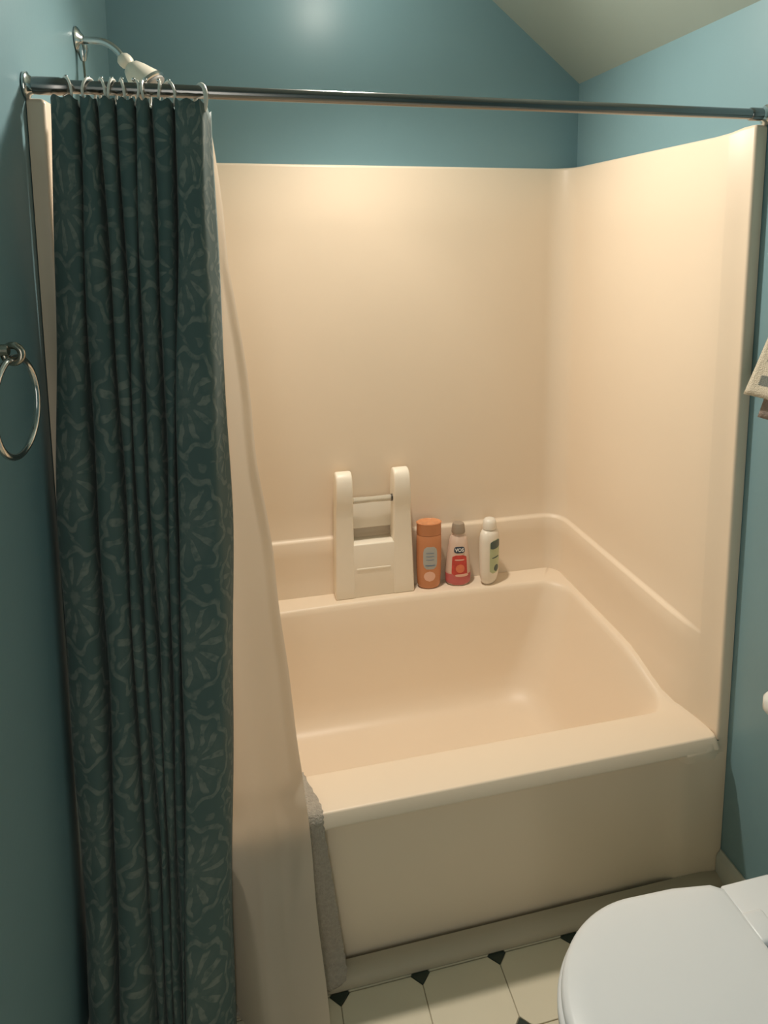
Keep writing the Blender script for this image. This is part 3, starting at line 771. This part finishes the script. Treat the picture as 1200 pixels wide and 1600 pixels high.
V, F = tube(cr([(1.512, -0.23, 1.665), (1.475, -0.23, 1.663), (1.452, -0.23, 1.668), (1.446, -0.23, 1.682)], 5), 0.006, 12); obj('prong', V, F, M_chrome, th)

# ---------------------------------------------------------------- toilet
TY = -0.502
toi = thing('toilet', (1.1, TY, 0), 'white toilet with closed rounded lid against the right wall', 'toilet')
def egg(x0, x1, hw, n=48, sq=2.0, back=None):
    """plan outline, rounded nose at x0, squarer at x1"""
    pts = []
    L_ = x1-x0; cx = x0 + hw*1.12
    for k in range(n):
        a = pi/2 + pi*k/(n-1)
        pts.append((cx + (cx-x0)*cos(a), hw*sin(a)))
    pts = [(x, TY+y) for x, y in pts]
    pts += [(lerp(cx, x1, 0.5), TY-hw*0.985), (x1-0.02, TY-hw*0.93), (x1, TY-hw*0.86), (x1, TY+hw*0.86), (x1-0.02, TY+hw*0.93), (lerp(cx, x1, 0.5), TY+hw*0.985)]
    return pts
def slab(layers):
    """layers: (outline, z)"""
    rows = [[(x, y, z) for x, y in o] for o, z in layers]; V, F = grid(rows, True); return caps(V, F, len(rows[0]), len(rows))
def shrink(o, d, cx=1.03):
    return [(x + (cx-x)*d/0.2, y + (TY-y)*d/0.185) for x, y in o]
E0 = egg(0.818, 1.222, 0.187)
V, F = slab([(shrink(E0, 0.010), 0.404), (shrink(E0, 0.001), 0.406), (E0, 0.411), (shrink(E0, 0.001), 0.417), (shrink(E0, 0.005), 0.4215), (shrink(E0, 0.013), 0.424), (shrink(E0, 0.05), 0.4255), (shrink(E0, 0.11), 0.4262)])
lid = obj('lid', V, F, M_lid, toi, split=60)
E1 = egg(0.812, 1.224, 0.190)
V, F = slab([(shrink(E1, 0.006), 0.383), (E1, 0.387), (E1, 0.397), (shrink(E1, 0.004), 0.402)]); obj('seat', V, F, M_lid, toi, split=60)
# bowl
E2 = egg(0.822, 1.34, 0.182)
def scaled(o, fx, fy, cx=1.12): return [((x-cx)*fx+cx, (y-TY)*fy+TY) for x, y in o]
V, F = slab([(scaled(E2, .62, .62, 1.2), 0.001), (scaled(E2, .62, .62, 1.2), 0.03), (scaled(E2, .56, .55, 1.2), 0.10), (scaled(E2, .60, .62, 1.2), 0.20), (scaled(E2, .86, .88), 0.29), (scaled(E2, .98, .98), 0.35), (E2, 0.370), (shrink(E2, 0.004), 0.3815)])
obj('bowl', V, F, M_white, toi, split=60)
V, F = boxvf((1.225, TY-0.168, 0.36), (1.50, TY+0.168, 0.402)); bevel(obj('rear_deck', V, F, M_white, toi), 0.012, 3)
for s in (-1, 1):
    V, F = boxvf((1.215, TY+s*0.085-0.028, 0.400), (1.262, TY+s*0.085+0.028, 0.422)); bevel(obj('hinge', V, F, M_lid, toi), 0.007, 3)
V, F = boxvf((1.222, TY-0.165, 0.4015), (1.335, TY+0.172, 0.413)); bevel(obj('hinge_cover', V, F, M_lid, toi), 0.006, 3)
def tank_rows(z, gx0, gy, rad=0.03):
    return [(x, y, z) for x, y in rrect(gx0, 1.505, TY-gy, TY+gy, R4(rad), n=6, m=3)]
rows = [tank_rows(0.4135, 1.395, 0.20), tank_rows(0.422, 1.385, 0.212), tank_rows(0.46, 1.372, 0.224), tank_rows(0.56, 1.362, 0.232), tank_rows(0.70, 1.355, 0.236), tank_rows(0.715, 1.355, 0.236)]
V, F = grid(rows, True); caps(V, F, len(rows[0]), len(rows)); obj('tank', V, F, M_white, toi, split=60)
rows = [tank_rows(0.716, 1.352, 0.238), tank_rows(0.721, 1.346, 0.245), tank_rows(0.742, 1.346, 0.245), tank_rows(0.750, 1.350, 0.241), tank_rows(0.754, 1.360, 0.232)]
V, F = grid(rows, True); caps(V, F, len(rows[0]), len(rows)); obj('tank_lid', V, F, M_white, toi, split=60)
V, F = merge(lathe([(0.012, 0), (0.012, 0.006), (0.007, 0.010), (0.006, 0.018)], (1.357, TY+0.19, 0.700), (-1, 0, 0), seg=16), tube([(1.340, TY+0.192, 0.700), (1.337, TY+0.16, 0.698), (1.336, TY+0.12, 0.694)], [0.006, 0.006, 0.008], 10))
tag(obj('flush_lever', V, F, M_chrome, toi), 'chrome flush lever')
